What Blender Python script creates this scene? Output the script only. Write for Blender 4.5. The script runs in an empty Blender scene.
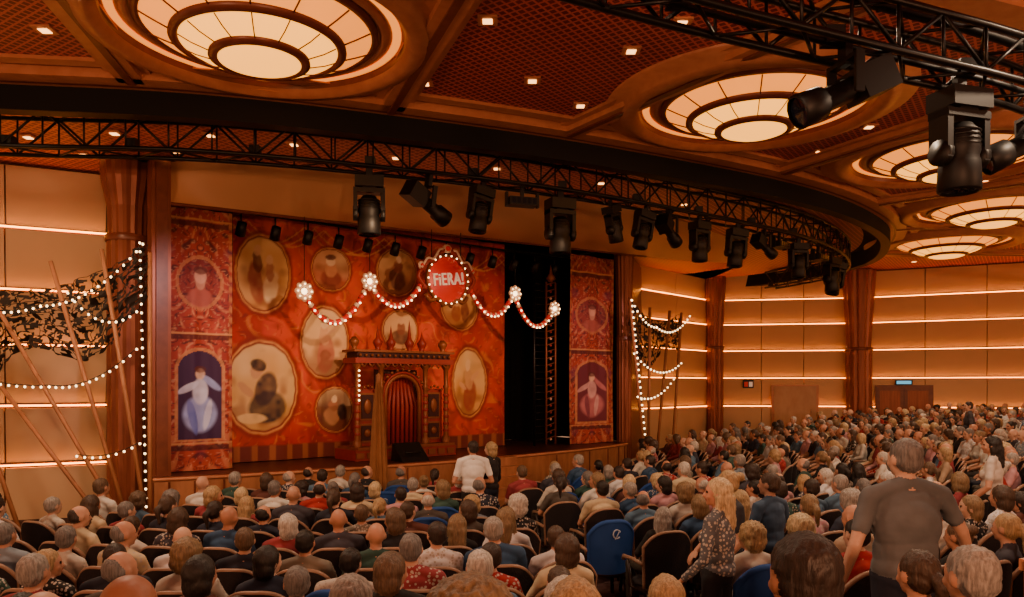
import bpy, bmesh, math, random
import numpy as np
from mathutils import Vector, Matrix, noise
random.seed(7); np.random.seed(7)
CAM=1.7
def srgb(h):
    h=h.lstrip('#'); c=[int(h[i:i+2],16)/255 for i in (0,2,4)]
    return tuple((x/12.92 if x<=.04045 else ((x+.055)/1.055)**2.4) for x in c)+(1,)
# ---------------------------------------------------------------- materials
def mat(name,col,rough=.6,metal=0,emit=None,es=0,bump=0,bscale=20,vary=0,vscale=3):
    m=bpy.data.materials.new(name); m.use_nodes=True
    nt=m.node_tree; b=nt.nodes['Principled BSDF']
    col=srgb(col) if isinstance(col,str) else col
    b.inputs['Base Color'].default_value=col
    b.inputs['Roughness'].default_value=rough; b.inputs['Metallic'].default_value=metal
    if emit:
        b.inputs['Emission Color'].default_value=srgb(emit); b.inputs['Emission Strength'].default_value=es
    if bump or vary:
        tc=nt.nodes.new('ShaderNodeTexCoord'); n=nt.nodes.new('ShaderNodeTexNoise')
        n.inputs['Scale'].default_value=bscale if bump else vscale
        nt.links.new(tc.outputs['Object'],n.inputs['Vector'])
        if bump:
            bp=nt.nodes.new('ShaderNodeBump'); bp.inputs['Strength'].default_value=bump; bp.inputs['Distance'].default_value=.02
            nt.links.new(n.outputs['Fac'],bp.inputs['Height']); nt.links.new(bp.outputs['Normal'],b.inputs['Normal'])
        if vary:
            n2=nt.nodes.new('ShaderNodeTexNoise'); n2.inputs['Scale'].default_value=vscale; n2.inputs['Detail'].default_value=5
            nt.links.new(tc.outputs['Object'],n2.inputs['Vector'])
            mx=nt.nodes.new('ShaderNodeMix'); mx.data_type='RGBA'
            mx.inputs[6].default_value=tuple(c*(1-vary) for c in col[:3])+(1,)
            mx.inputs[7].default_value=tuple(min(1,c*(1+vary)) for c in col[:3])+(1,)
            nt.links.new(n2.outputs['Fac'],mx.inputs[0]); nt.links.new(mx.outputs[2],b.inputs['Base Color'])
    return m
def wood(name,c1,c2,scale=(1,1,12),rough=.35):
    m=mat(name,c1,rough); nt=m.node_tree; b=nt.nodes['Principled BSDF']
    tc=nt.nodes.new('ShaderNodeTexCoord'); mp=nt.nodes.new('ShaderNodeMapping'); mp.inputs['Scale'].default_value=scale
    n=nt.nodes.new('ShaderNodeTexNoise'); n.inputs['Scale'].default_value=2; n.inputs['Detail'].default_value=6
    cr=nt.nodes.new('ShaderNodeValToRGB'); cr.color_ramp.elements[0].color=srgb(c1); cr.color_ramp.elements[1].color=srgb(c2)
    cr.color_ramp.elements[0].position=.35; cr.color_ramp.elements[1].position=.65
    nt.links.new(tc.outputs['Object'],mp.inputs['Vector']); nt.links.new(mp.outputs[0],n.inputs['Vector'])
    nt.links.new(n.outputs['Fac'],cr.inputs['Fac']); nt.links.new(cr.outputs['Color'],b.inputs['Base Color'])
    return m
def grid_mat(name,c_line,c_hole,cell=.11,ang=.6,rough=.5,w=.32):
    m=mat(name,c_line,rough); nt=m.node_tree; b=nt.nodes['Principled BSDF']; L=nt.links
    g=nt.nodes.new('ShaderNodeNewGeometry'); mp=nt.nodes.new('ShaderNodeMapping')
    mp.inputs['Rotation'].default_value=(0,0,ang); mp.inputs['Scale'].default_value=(1/cell,1/cell,1)
    L.new(g.outputs['Position'],mp.inputs['Vector'])
    s=nt.nodes.new('ShaderNodeSeparateXYZ'); L.new(mp.outputs[0],s.inputs[0])
    outs=[]
    for k in (0,1):
        f=nt.nodes.new('ShaderNodeMath'); f.operation='FRACT'; L.new(s.outputs[k],f.inputs[0])
        h=nt.nodes.new('ShaderNodeMath'); h.operation='GREATER_THAN'; h.inputs[1].default_value=w; L.new(f.outputs[0],h.inputs[0]); outs.append(h)
    mu=nt.nodes.new('ShaderNodeMath'); mu.operation='MULTIPLY'; L.new(outs[0].outputs[0],mu.inputs[0]); L.new(outs[1].outputs[0],mu.inputs[1])
    mx=nt.nodes.new('ShaderNodeMix'); mx.data_type='RGBA'; mx.inputs[6].default_value=srgb(c_line); mx.inputs[7].default_value=srgb(c_hole)
    L.new(mu.outputs[0],mx.inputs[0]); L.new(mx.outputs[2],b.inputs['Base Color'])
    return m
M_={}
M_['cream']=mat('wall_panel_fabric','#d8b084',.6,vary=.06,vscale=1.5)
M_['soffit']=mat('soffit_cream_paint','#d8a478',.5,vary=.06,vscale=.7)
M_['tan']=wood('tan_lacquered_wood','#c07c58','#cc8a64',(3,3,3),.35)
M_['tandk']=wood('dark_tan_wood','#6c3422','#7c402a',(3,3,3),.35)
M_['bronze']=wood('bronze_column','#80442c','#945238',(6,6,.6),.35)
M_['bronze'].node_tree.nodes['Principled BSDF'].inputs['Metallic'].default_value=.3
M_['black']=mat('black_metal','#080708',.5)
M_['blackm']=mat('black_masking','#050405',.9)
M_['truss']=mat('truss_black_tube','#100d0b',.4,.3)
M_['red']=grid_mat('perforated_red_ceiling','#d06458','#701e20',.105,w=.3)
M_['red2']=grid_mat('perforated_orange_ceiling','#d87c5c','#984430',.12)
M_['strip']=mat('led_strip','#ffd890',.5,emit='#ff9830',es=13)
M_['glow']=mat('lamp_glass','#ffc880',.4,emit='#ff8c20',es=1.6)
M_['glow2']=mat('lamp_glass_core','#ffd890',.4,emit='#ffa42c',es=2.6)
M_['cove']=mat('coffer_plaster','#e0a860',.6)
M_['down']=mat('downlight_lens','#fff0d0',.4,emit='#ffb060',es=5)
M_['bulb']=mat('string_bulb','#fff4e0',.4,emit='#ffd498',es=6)
M_['net']=mat('camouflage_net','#2a2019',.9,vary=.5,vscale=6)
M_['pole']=wood('wooden_pole','#94603f','#b07450',(4,4,1),.6)
M_['carpet']=mat('carpet','#3a1c18',.95,vary=.4,vscale=5)
M_['stagefl']=wood('stage_boards','#3a1c14','#50281a',(1,8,1),.4)
M_['fascia']=wood('stage_fascia_wood','#9c6444','#b87a54',(3,3,.8),.4)
M_['seatfab']=mat('seat_fabric','#1e181c',.85,bump=.3,bscale=60,vary=.3)
M_['seatrim']=mat('seat_wood_trim','#94745f',.4)
M_['seatleg']=mat('seat_frame','#2c1c16',.5)
M_['blue']=mat('blue_seat_cover','#15448c',.8,vary=.25)
M_['white']=mat('white_emblem','#a8b4c8',.6)
M_['gold']=mat('aged_gold_paint','#84461f',.45,.2,vary=.3,vscale=6)
M_['boothred']=mat('booth_red_paint','#8c2014',.5,vary=.3,vscale=8)
M_['boothdk']=mat('booth_dark_red','#380a0a',.7)
M_['signred']=mat('sign_red','#c41c14',.4,emit='#c41c14',es=.2)
M_['signcr']=mat('sign_cream','#f4dcc0',.5,emit='#ffe0c0',es=.25)
M_['petal']=mat('garland_white_felt','#e0c0a8',.7)
M_['lens']=mat('lamp_lens','#182030',.1)
M_['exit']=mat('exit_sign_face','#50a0c0',.4,emit='#60c0e0',es=1.0)
M_['door']=wood('door_veneer','#b88860','#c49870',(2,2,1),.4)
M_['cloth']=mat('tan_cloth','#94603a',.8,vary=.3,vscale=6)
# ---------------------------------------------------------------- mesh builder
class MB:
    def __init__(s): s.v=[];s.f=[];s.mi=[];s.mats=[];s.sm=[]
    def _m(s,k):
        k=M_[k] if isinstance(k,str) else k
        if k not in s.mats: s.mats.append(k)
        return s.mats.index(k)
    def add(s,vs,fs,k,M=None,smooth=False):
        o=len(s.v); i=s._m(k)
        for p in vs:
            p=Vector(p); s.v.append(tuple(M@p) if M else tuple(p))
        for f in fs: s.f.append(tuple(o+a for a in f)); s.mi.append(i); s.sm.append(smooth)
    def box(s,c,d,k,M=None):
        x,y,z=[a/2 for a in d]; cx,cy,cz=c
        vs=[(cx+sx*x,cy+sy*y,cz+sz*z) for sx in(-1,1) for sy in(-1,1) for sz in(-1,1)]
        s.add(vs,[(0,1,3,2),(4,6,7,5),(0,4,5,1),(2,3,7,6),(0,2,6,4),(1,5,7,3)],k,M)
    def beam(s,a,b,w,h,k,up=(0,0,1)):
        a=Vector(a);b=Vector(b);d=b-a;L=d.length;d.normalize();up=Vector(up);side=d.cross(up).normalized();u=side.cross(d)
        M=Matrix((side,d,u)).transposed().to_4x4(); M.translation=(a+b)/2
        s.box((0,0,0),(w,L,h),k,M)
    def tube(s,pts,r,k,n=6,closed=False,M=None):
        pts=[Vector(p) for p in pts]; N=len(pts); rs=r if isinstance(r,(list,tuple)) else [r]*N
        vs=[];fs=[]; prev=None
        for i,p in enumerate(pts):
            if closed: t=pts[(i+1)%N]-pts[i-1]
            else: t=pts[min(i+1,N-1)]-pts[max(i-1,0)]
            t.normalize()
            if prev is None: ref=Vector((0,0,1)) if abs(t.z)<.9 else Vector((1,0,0)); a=t.cross(ref).normalized()
            else: a=(prev-t*prev.dot(t)).normalized()
            prev=a; b=t.cross(a)
            for j in range(n):
                g=2*math.pi*j/n; vs.append(p+(a*math.cos(g)+b*math.sin(g))*rs[i])
        for i in range(N if closed else N-1):
            i2=(i+1)%N
            for j in range(n): fs.append((i*n+j,i*n+(j+1)%n,i2*n+(j+1)%n,i2*n+j))
        if not closed: fs.append(tuple(range(n))[::-1]); fs.append(tuple((N-1)*n+j for j in range(n)))
        s.add(vs,fs,k,M,True)
    def lathe(s,prof,k,n=24,M=None,smooth=True,flute=0):
        vs=[];fs=[]
        for r,z in prof:
            for j in range(n):
                g=2*math.pi*j/n; rr=r*(1-flute*(j%2)); vs.append((rr*math.cos(g),rr*math.sin(g),z))
        for i in range(len(prof)-1):
            for j in range(n): fs.append((i*n+j,i*n+(j+1)%n,(i+1)*n+(j+1)%n,(i+1)*n+j))
        s.add(vs,fs,k,M,smooth)
    def ball(s,c,r,k,M=None,n=8):
        r=r if isinstance(r,(tuple,list)) else (r,r,r); h=max(4,n//2+1)
        T=Matrix.Translation(Vector(c))@Matrix.Diagonal((r[0],r[1],r[2],1))
        if M: T=M@T
        s.lathe([(math.sin(math.pi*i/h)+1e-4,-math.cos(math.pi*i/h)) for i in range(h+1)],k,n,T)
    def grid(s,fn,nu,nv,k,smooth=True):
        vs=[fn(i/nu,j/nv) for j in range(nv+1) for i in range(nu+1)]
        fs=[(j*(nu+1)+i,j*(nu+1)+i+1,(j+1)*(nu+1)+i+1,(j+1)*(nu+1)+i) for j in range(nv) for i in range(nu)]
        s.add(vs,fs,k,None,smooth)
    def mesh(s,name):
        me=bpy.data.meshes.new(name); me.from_pydata(s.v,[],s.f)
        for m in s.mats: me.materials.append(m)
        me.polygons.foreach_set('material_index',s.mi); me.polygons.foreach_set('use_smooth',s.sm); me.update(); return me
    def obj(s,name,parent=None):
        return link(name,s.mesh(name),parent)
def link(name,me,parent=None,M=None):
    o=bpy.data.objects.new(name,me); bpy.context.scene.collection.objects.link(o)
    if parent: o.parent=parent
    if M is not None: o.matrix_local=M
    return o
def empty(name,loc=(0,0,0)):
    o=bpy.data.objects.new(name,None); bpy.context.scene.collection.objects.link(o); o.location=loc; return o
def spline(P,n=14):
    P=[Vector(p) for p in P]; out=[]
    for i in range(len(P)-1):
        p0=P[max(i-1,0)];p1=P[i];p2=P[i+1];p3=P[min(i+2,len(P)-1)]
        for j in range(n):
            t=j/n; out.append(.5*((2*p1)+(p2-p0)*t+(2*p0-5*p1+4*p2-p3)*t*t+(3*p1-p0-3*p2+p3)*t**3))
    out.append(P[-1]); return out
def normals2d(P):
    N=[]
    for i in range(len(P)):
        t=P[min(i+1,len(P)-1)]-P[max(i-1,0)]; t=Vector((t.x,t.y,0)).normalized(); N.append(Vector((t.y,-t.x,0)))
    return N
# ---------------------------------------------------------------- camera
cam=bpy.data.cameras.new('camera'); cam.sensor_width=36; cam.lens=760/1024*36; cam.shift_y=.0845; cam.clip_end=200
co=bpy.data.objects.new('camera',cam); bpy.context.scene.collection.objects.link(co)
co.location=(0,0,CAM); co.rotation_euler=(math.pi/2,0,0); bpy.context.scene.camera=co
# ---------------------------------------------------------------- stage frame
U=Vector((.769,.639,0)); Nn=Vector((.639,-.769,0)); L0=Vector((-6.16,15,0))
def S(s,o,z=0): return L0+U*s+Nn*o+Vector((0,0,z))
SM=Matrix((U,-Nn,Vector((0,0,1)))).transposed().to_4x4()
def SMat(s,o,z=0):
    M=SM.copy(); M.translation=S(s,o,z); return M
# ---------------------------------------------------------------- floor heights
MC=Vector((-2,18.5,0))
def base(x,y):
    r=math.hypot(x-MC.x,y-MC.y); return -1+.025*max(0,r-5)+.03*max(0,x)
def lerp(xs,ys,x): return float(np.interp(x,xs,ys))
def floor_z(x,y):
    if y<6.5:
        b=base(x,6.5)
        l=lerp([2.2,2.8,4,6.5],[0,-.3,-.62,b],y); r=lerp([2.2,2.9,3.6,4.4,6.5],[0,-.2,-.3,-.35,b],y)
        t=min(1,max(0,(x-.8)/.6)); return l*(1-t)+r*t
    return base(x,y)
b=MB()
b.grid(lambda u,v:(-14+u*44,-3+v*37,floor_z(-14+u*44,-3+v*37)),110,110,'carpet'); b.obj('floor')
# ---------------------------------------------------------------- ceiling
HC=6.2
Ep=[(-15,10.1,HC),(-10.5,10.6,HC),(-7.4,11,HC),(-4.7,11.4,HC),(-1.8,12.35,HC),(1.6,13.85,HC),(6.0,16.4,HC),(8.9,19,HC),(10.9,21.9,HC),(11.9,25.6,HC),(10.8,29.7,HC),(8,32.5,HC)]
E=spline(Ep,10); NE=normals2d(E)
b=MB()
offs=[0,2,5,9,14,20]
for a in range(len(offs)-1):
    vs=[];fs=[]
    for p,n in zip(E,NE): vs+= [p+n*offs[a],p+n*offs[a+1]]
    for i in range(len(E)-1): fs.append((2*i,2*i+1,2*i+3,2*i+2))
    b.add(vs,fs,'red')
b.obj('ceiling')
def strip(b,P,N,o1,z1,o2,z2,k):
    vs=[];fs=[]
    for p,n in zip(P,N): vs+=[p+n*o1+Vector((0,0,z1)),p+n*o2+Vector((0,0,z2))]
    for i in range(len(P)-1): fs.append((2*i,2*i+1,2*i+3,2*i+2))
    b.add(vs,fs,k,None,True)
b=MB()
strip(b,E,NE,0,-.14,.42,-.14,'tan'); strip(b,E,NE,.42,-.14,.42,0,'tan'); strip(b,E,NE,.1,-.15,.16,-.15,'tandk')
strip(b,E,NE,.55,-.05,.75,-.05,'tan'); strip(b,E,NE,.55,-.05,.55,0,'tan'); strip(b,E,NE,.75,-.05,.75,0,'tan')
b.obj('trim_ceiling_edge')
b=MB()
strip(b,E,NE,0,0,0,-.5,'blackm'); strip(b,E,NE,0,-.5,-.25,-.5,'black'); strip(b,E,NE,-.25,-.5,-.25,.1,'blackm')
strip(b,E,NE,-.25,.02,-1.0,.02,'blackm'); 
b.obj('ceiling_black_recess')
b=MB()
A_=spline([(-15,15.2,0),(-10,14.9,0),(-7.4,15.3,0),(-5.6,14.7,0),(-3.4,15.3,0),(-.26,16.3,0),(2.54,18,0),(5,20.4,0),(7.4,24,0),(8.2,27,0),(6.5,29.5,0),(5,31,0)],10)
vs=[];fs=[]
for i,(p,n) in enumerate(zip(E,NE)):
    q=A_[i]; p1=p+n*-.7; vs+=[Vector((p1.x,p1.y,6.08)),Vector((q.x,q.y,5.98)),Vector((q.x-.6,q.y+8,5.98))]
for i in range(len(E)-1):
    fs.append((3*i,3*i+1,3*i+4,3*i+3)); fs.append((3*i+1,3*i+2,3*i+5,3*i+4))
b.add(vs,fs,'red2'); b.obj('ceiling_proscenium')
b=MB()
Aw=spline([(-6.75,14.55,0),(-5.6,14.5,0),(-3.4,15.2,0),(-.26,16.3,0),(2.54,18,0),(5,20.4,0),(7.2,23.6,0),(7.6,26.5,0)],10)
hz=lambda s:CAM+3.45+.035*s
Bw=[S(-.85+13.85*i/(len(Aw)-1),.35,hz(-.85+13.85*i/(len(Aw)-1))) for i in range(len(Aw))]
def hull(u,v):
    i=min(len(Aw)-1,int(round(u*(len(Aw)-1)))); a=Vector((Aw[i].x,Aw[i].y,5.96)); c=Bw[i]
    m=Vector((a.x*.55+c.x*.45,a.y*.55+c.y*.45,c.z+.12)); 
    return a*(1-v)**2+m*2*v*(1-v)+c*v*v
b.grid(hull,len(Aw)-1,8,'soffit')
b.tube([p+Vector((0,0,-.01)) for p in Bw],.035,'tandk',6)
b.add([p for i in range(41) for p in (S(-.85+13.85*i/40,.35,hz(-.85+13.85*i/40)),S(-.85+13.85*i/40,.12,hz(-.85+13.85*i/40)),S(-.85+13.85*i/40,.12,6.0))],
      [f for i in range(40) for f in ((3*i,3*i+3,3*i+4,3*i+1),(3*i+1,3*i+4,3*i+5,3*i+2))],'blackm')
b.add([S(-1.3,.12,5.93),S(13,.12,5.93),S(13,-3,5.93),S(-1.3,-3,5.93)],[(0,1,2,3)],'blackm')
b.obj('ceiling_soffit')
b=MB()
def rb(p,q,w=.36):
    b.beam((p[0],p[1],HC-.07),(q[0],q[1],HC-.07),w,.14,'tan'); b.beam((p[0],p[1],HC-.15),(q[0],q[1],HC-.15),w*.3,.03,'tandk')
    b.beam((p[0],p[1],HC-.03),(q[0],q[1],HC-.03),w*1.7,.05,'tan')
FX=[(-3.15,9.5),(3.85,12.1),(8.5,14.7),(12.1,19.1),(13.6,23.8),(-11.5,8.6)]
rb((-5.5,11),(-4.3,4)); rb((-1.95,12.2),(.6,5.4)); rb((1.0,13.3),(4.6,8.0)); rb((5.6,15.7),(8.6,10.2)); rb((8.9,18.4),(13.2,14.6)); rb((10.8,21.4),(16.5,19.6)); rb((11.7,25.2),(18,25.6))
rb((-7.8,10.9),(-8.2,4))
P2=spline([(-15,6.4,0),(-8.2,6.5,0),(-4.7,6.8,0),(.1,6.9,0),(4.9,8.6,0),(9.2,10.6,0),(13.2,14.8,0),(16.3,19.6,0),(17.8,25.6,0)],10); N2=normals2d(P2)
for p in P2: p.z=HC
strip(b,P2,N2,-.2,-.14,.2,-.14,'tan'); strip(b,P2,N2,-.2,-.14,-.2,0,'tan'); strip(b,P2,N2,.2,-.14,.2,0,'tan')
b.obj('trim_ceiling_beams')
def bowl():
    b=MB()
    b.lathe([(2.35,0),(2.35,-.05),(2.12,-.06),(2.1,-.16),(1.9,-.2),(1.82,-.12),(1.8,-.1)],'tan',64)
    b.lathe([(1.8,-.1),(1.78,-.02)],'tandk',64)
    b.lathe([(1.78,-.02),(1.4,-.02)],'cove',64); b.lathe([(1.6,-.03),(1.52,-.08),(1.48,-.03)],'tan',64)
    b.lathe([(1.75,-.03),(1.64,-.03)],'glow',64)
    b.lathe([(1.4,-.06),(1.33,-.12),(1.02,-.24)],'glow',64)
    b.lathe([(1.46,-.02),(1.46,-.08),(1.38,-.1),(1.36,-.04)],'tandk',64)
    b.lathe([(1.05,-.2),(1.06,-.27),(.98,-.31),(.94,-.27)],'tandk',64)
    b.lathe([(.96,-.27),(.84,-.34),(.6,-.41)],'glow2',64)
    b.lathe([(.6,-.38),(.61,-.45),(.52,-.48),(.48,-.45)],'tandk',64)
    b.lathe([(.51,-.46),(.4,-.5),(.2,-.52),(.001,-.525)],'glow2',48)
    for i in range(14):
        g=2*math.pi*i/14; c,s=math.cos(g),math.sin(g)
        b.tube([(1.38*c,1.38*s,-.11),(1.2*c,1.2*s,-.19),(1.0*c,1.0*s,-.27)],.011,'tandk',5)
        b.tube([(.95*c,.95*s,-.3),(.8*c,.8*s,-.37),(.6*c,.6*s,-.43)],.008,'tandk',5)
    return b.mesh('bowl_lamp')
bm_=bowl()
for i,(x,y) in enumerate(FX): link('ceiling_bowl_lamp',bm_,None,Matrix.Translation((x,y,HC)))
b=MB(); b.box((0,0,-.01),(.24,.24,.03),'tan'); b.box((0,0,-.025),(.12,.12,.02),'down'); dm=b.mesh('downlight')
dl=empty('recessed_downlights')
D1=[(-5.9,9.6),(-.3,9.35),(1.6,10.2),(-1.3,11.3),(.3,11.2),(2.1,9.4),(-6.9,9.6),(1.1,12.2),(6.2,13.2),(5.9,14.6),(7.0,12.6),(10.4,16.7),(9.6,17.6),(12.4,16.2),(11.9,21.6),(13.9,21),(12.6,26.6),(-.1,7.9),(2.9,7.2),(6.5,10.6),(15,24.6),(14.6,27.6),(10.7,13.4)]
for x,y in D1: link('downlight',dm,dl,Matrix.Translation((x,y,HC)))
for x,y in [(-8.4,13.2),(-6.8,13.0),(-5.2,13.1),(-3.9,13.6),(-6.2,14.0),(-8,14.2),(-2.2,14.4),(-.3,15.1),(1.9,16.2),(4.1,18.1),(-9.8,13.1)]: link('downlight',dm,dl,Matrix.Translation((x,y,6.02)))
# ---------------------------------------------------------------- walls
def wall(name,p0,p1,z0,z1,led,seams):
    b=MB(); p0=Vector((*p0,0));p1=Vector((*p1,0)); d=(p1-p0); Ln=d.length; d.normalize(); n=Vector((d.y,-d.x,0))
    if n.dot(Vector((0,10,0))-p0)<0: n=-n
    M=Matrix((d,-n,Vector((0,0,1)))).transposed().to_4x4(); M.translation=p0
    b.box((Ln/2,.15,(z0+z1)/2),(Ln,.1,z1-z0),'tandk',M)
    zs=[z0]+led+[z1]; ns=max(1,seams)
    for i in range(len(zs)-1):
        for j in range(ns):
            xa=Ln*j/ns+.015; xb=Ln*(j+1)/ns-.015; a=zs[i]+.05; c=zs[i+1]-.05
            vs=[(xa,.03,a),(xb,.03,a),(xb,-.1,c),(xa,-.1,c),(xa,.09,a),(xb,.09,a),(xb,.09,c),(xa,.09,c)]
            b.add(vs,[(0,1,2,3),(3,2,6,7),(0,4,5,1),(0,3,7,4),(1,5,6,2)],'cream',M)
    for z in led:
        b.box((Ln/2,-.06,z),(Ln,.03,.025),'strip',M); b.box((Ln/2,.03,z),(Ln,.13,.05),'tan',M)
    b.obj(name); return M
RL=[CAM-.85,CAM+.28,CAM+1.38,CAM+2.45,CAM+3.45]
wall('wall_right_near_stage',(4.5,27.2),(8.0,31),-1.2,6.2,RL,2)
MR=wall('wall_back',(8.5,31.1),(13.3,30.2),-1.2,6.2,RL,3)
MD=wall('wall_right',(14,30),(19.5,27.4),-1.2,6.2,RL,3)
wall('wall_right_rear',(19.5,27.4),(25,20),-1.2,6.2,RL,4)
LL=[CAM-1.55,CAM-.4,CAM+.78,CAM+1.85,CAM+3.05]
wall('wall_left',(-15,12.0),(-8.0,15.5),-1.2,5.97,LL,4)
def column(name,x,y,r,z0,z1,zm):
    b=MB(); M=Matrix.Translation((x,y,0))
    b.lathe([(r*.78,z0),(r*.8,zm-.1),(r*.8,zm)],'bronze',32,M,False,.07)
    b.lathe([(r*.86,zm),(r*.74,zm+.08),(r*.78,zm+.6),(r*1.02,z1-.3),(r*1.05,z1)],'bronze',32,M,False,.07)
    b.lathe([(r*.84,zm-.06),(r*.88,zm),(r*.84,zm+.06)],'tandk',32,M); b.lathe([(r*.86,z0),(r*.9,z0+.2),(r*.8,z0+.25)],'tandk',32,M)
    b.obj(name)
column('column',-7.4,14.65,.47,-1,5.95,4.5)
column('column',8.2,30.7,.42,-.9,6.15,3.2)
column('column',13.6,29.8,.6,-.9,6.15,3.1)
column('column',3.4,23.1,.3,-1,5.95,3.1)
b=MB(); b.box((-.82,.1,2.4),(.34,.3,7.0),'bronze',SMat(0,.35)); b.box((-.82,-.07,2.4),(.2,.05,6.9),'tandk',SMat(0,.35)); b.obj('trim_proscenium_left')
b=MB(); b.beam((3.5,23.6,2.5),(4.6,27.4,2.5),.15,6.8,'tandk'); b.obj('wall_proscenium_return_right')
b=MB(); b.box((0,-.08,1.05),(2.0,.06,2.1),'tandk'); 
for sx in(-.48,.48):
    b.box((sx,-.12,1.03),(.92,.05,2.02),'tandk'); b.box((sx,-.15,1.03),(.7,.03,1.7),'bronze'); b.tube([(sx*.2,-.17,.9),(sx*.2,-.17,1.2)],.015,'seatrim')
b.box((0,-.16,2.2),(.6,.08,.18),'black'); b.box((0,-.21,2.2),(.5,.02,.12),'exit')
link('door_1',b.mesh('double_door'),None,MD@Matrix.Translation((1.3,-.06,-.4)))
b=MB(); b.box((0,-.08,1.05),(1.8,.05,2.1),'tan'); b.box((0,-.12,1.05),(1.6,.04,2.0),'door'); b.tube([(.6,-.16,.95),(.6,-.16,1.15)],.015,'seatrim'); link('door_2',b.mesh('service_door'),None,MR@Matrix.Translation((2.9,-.06,-.4)))
b=MB(); b.box((0,0,0),(.42,.04,.34),'black'); b.box((-.08,-.03,-.02),(.14,.02,.2),'signred'); b.box((.1,-.03,-.02),(.14,.02,.2),'signcr'); b.obj('wall_sign').matrix_world=MR@Matrix.Translation((1.1,-.14,1.75))
# ---------------------------------------------------------------- stage
b=MB()
Ed=spline([S(-1.0,.5),S(-.3,.65),S(1,.9),S(4,1.25),S(7,1.25),S(10,.9),S(11.6,.5),S(12.2,.3)],8)
vs=[];fs=[]
for p in Ed:
    q=p+Vector((-2.3,2.9,0)); vs+=[Vector((p.x,p.y,0)),Vector((q.x,q.y,0)),Vector((p.x,p.y,-.09)),Vector((p.x,p.y,-1.05))]
for i in range(len(Ed)-1): fs.append((4*i,4*i+1,4*i+5,4*i+4))
b.add(vs,fs,'stagefl')
b.add(vs,[(4*i,4*i+4,4*i+6,4*i+2) for i in range(len(Ed)-1)],'tandk'); b.add(vs,[(4*i+2,4*i+6,4*i+7,4*i+3) for i in range(len(Ed)-1)],'fascia')
b.tube([p+Vector((0,0,-.05)) for p in Ed],.035,'tan',6)
for i in range(0,len(Ed),4): b.beam((Ed[i].x+.01,Ed[i].y-.01,-.95),(Ed[i].x+.01,Ed[i].y-.01,-.1),.03,.03,'tandk',(1,0,0))
b.obj('stage')
b=MB(); M=SMat(6.1,1.3,-1)
for i in range(5): b.box((0,-.15-.26*(4-i)+.0,.1+.1*i),(1.5,.28,.2+.2*i),'fascia',M)
b.obj('stage_steps')
b=MB()
b.box((5.5,2.9,2.95),(15,.08,5.9),'blackm',SMat(0,0)); b.box((-1.3,1.7,2.95),(.08,2.5,5.9),'blackm',SMat(0,0)); b.box((12.6,1.7,2.95),(.08,2.5,5.9),'blackm',SMat(0,0))
b.obj('stage_masking_drape')
# painted fabrics
def paint_mat(name):
    m=mat(name,'#802010',.75); nt=m.node_tree; a=nt.nodes.new('ShaderNodeVertexColor'); a.layer_name='Col'
    nt.links.new(a.outputs['Color'],nt.nodes['Principled BSDF'].inputs['Base Color']); return m
PM=paint_mat('painted_fabric')
def lin(h): return np.array(srgb(h)[:3])
def painted(name,w,h,res,paint,M,fold=.05,ff=5.):
    nu=int(w/res);nv=int(h/res)
    u=np.linspace(0,w,nu+1); v=np.linspace(0,h,nv+1); Ug,Vg=np.meshgrid(u,v)
    Y=fold*np.sin(Ug*ff+.6*np.sin(Vg*.9))+fold*.4*np.sin(Ug*ff*2.3+1)
    co=np.stack([Ug,Y,Vg],-1).reshape(-1,3)
    idx=np.arange((nu+1)*(nv+1)).reshape(nv+1,nu+1)
    f=np.stack([idx[:-1,:-1],idx[:-1,1:],idx[1:,1:],idx[1:,:-1]],-1).reshape(-1,4)
    me=bpy.data.meshes.new(name); me.from_pydata(co.tolist(),[],f.tolist())
    C=paint(Ug,Vg); C=np.concatenate([np.clip(C,0,1),np.ones(C.shape[:2]+(1,))],-1).reshape(-1)
    at=me.color_attributes.new('Col','FLOAT_COLOR','POINT'); at.data.foreach_set('color',C.astype(np.float32))
    me.materials.append(PM); me.polygons.foreach_set('use_smooth',[True]*len(f)); me.update()
    return link(name,me,None,M)
def vnoise(u,v,s,seed=0):
    r=np.random.RandomState(seed); G=r.rand(64,64)
    x=u*s;y=v*s; xi=np.floor(x).astype(int);yi=np.floor(y).astype(int); fx=x-xi;fy=y-yi; fx=fx*fx*(3-2*fx);fy=fy*fy*(3-2*fy)
    g=lambda a,b:G[a%64,b%64]
    return (g(xi,yi)*(1-fx)+g(xi+1,yi)*fx)*(1-fy)+(g(xi,yi+1)*(1-fx)+g(xi+1,yi+1)*fx)*fy
def mixc(C,col,m): return C*(1-m[...,None])+col*m[...,None]
sst=lambda x,a,b:np.clip((x-a)/(b-a),0,1)
def scroll(u,v,s,seed):
    a=vnoise(u,v,s,seed)*6.28*1.5; return np.abs(np.sin(a+u*s*2.0)*np.cos(a-v*s*2.0))
def elm(u,v,cu,cv,ru,rv,ang=0):
    c,s=math.cos(ang),math.sin(ang); x=(u-cu)*c+(v-cv)*s; y=-(u-cu)*s+(v-cv)*c
    return 1-sst(np.sqrt((x/ru)**2+(y/rv)**2),.86,1.06)
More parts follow.
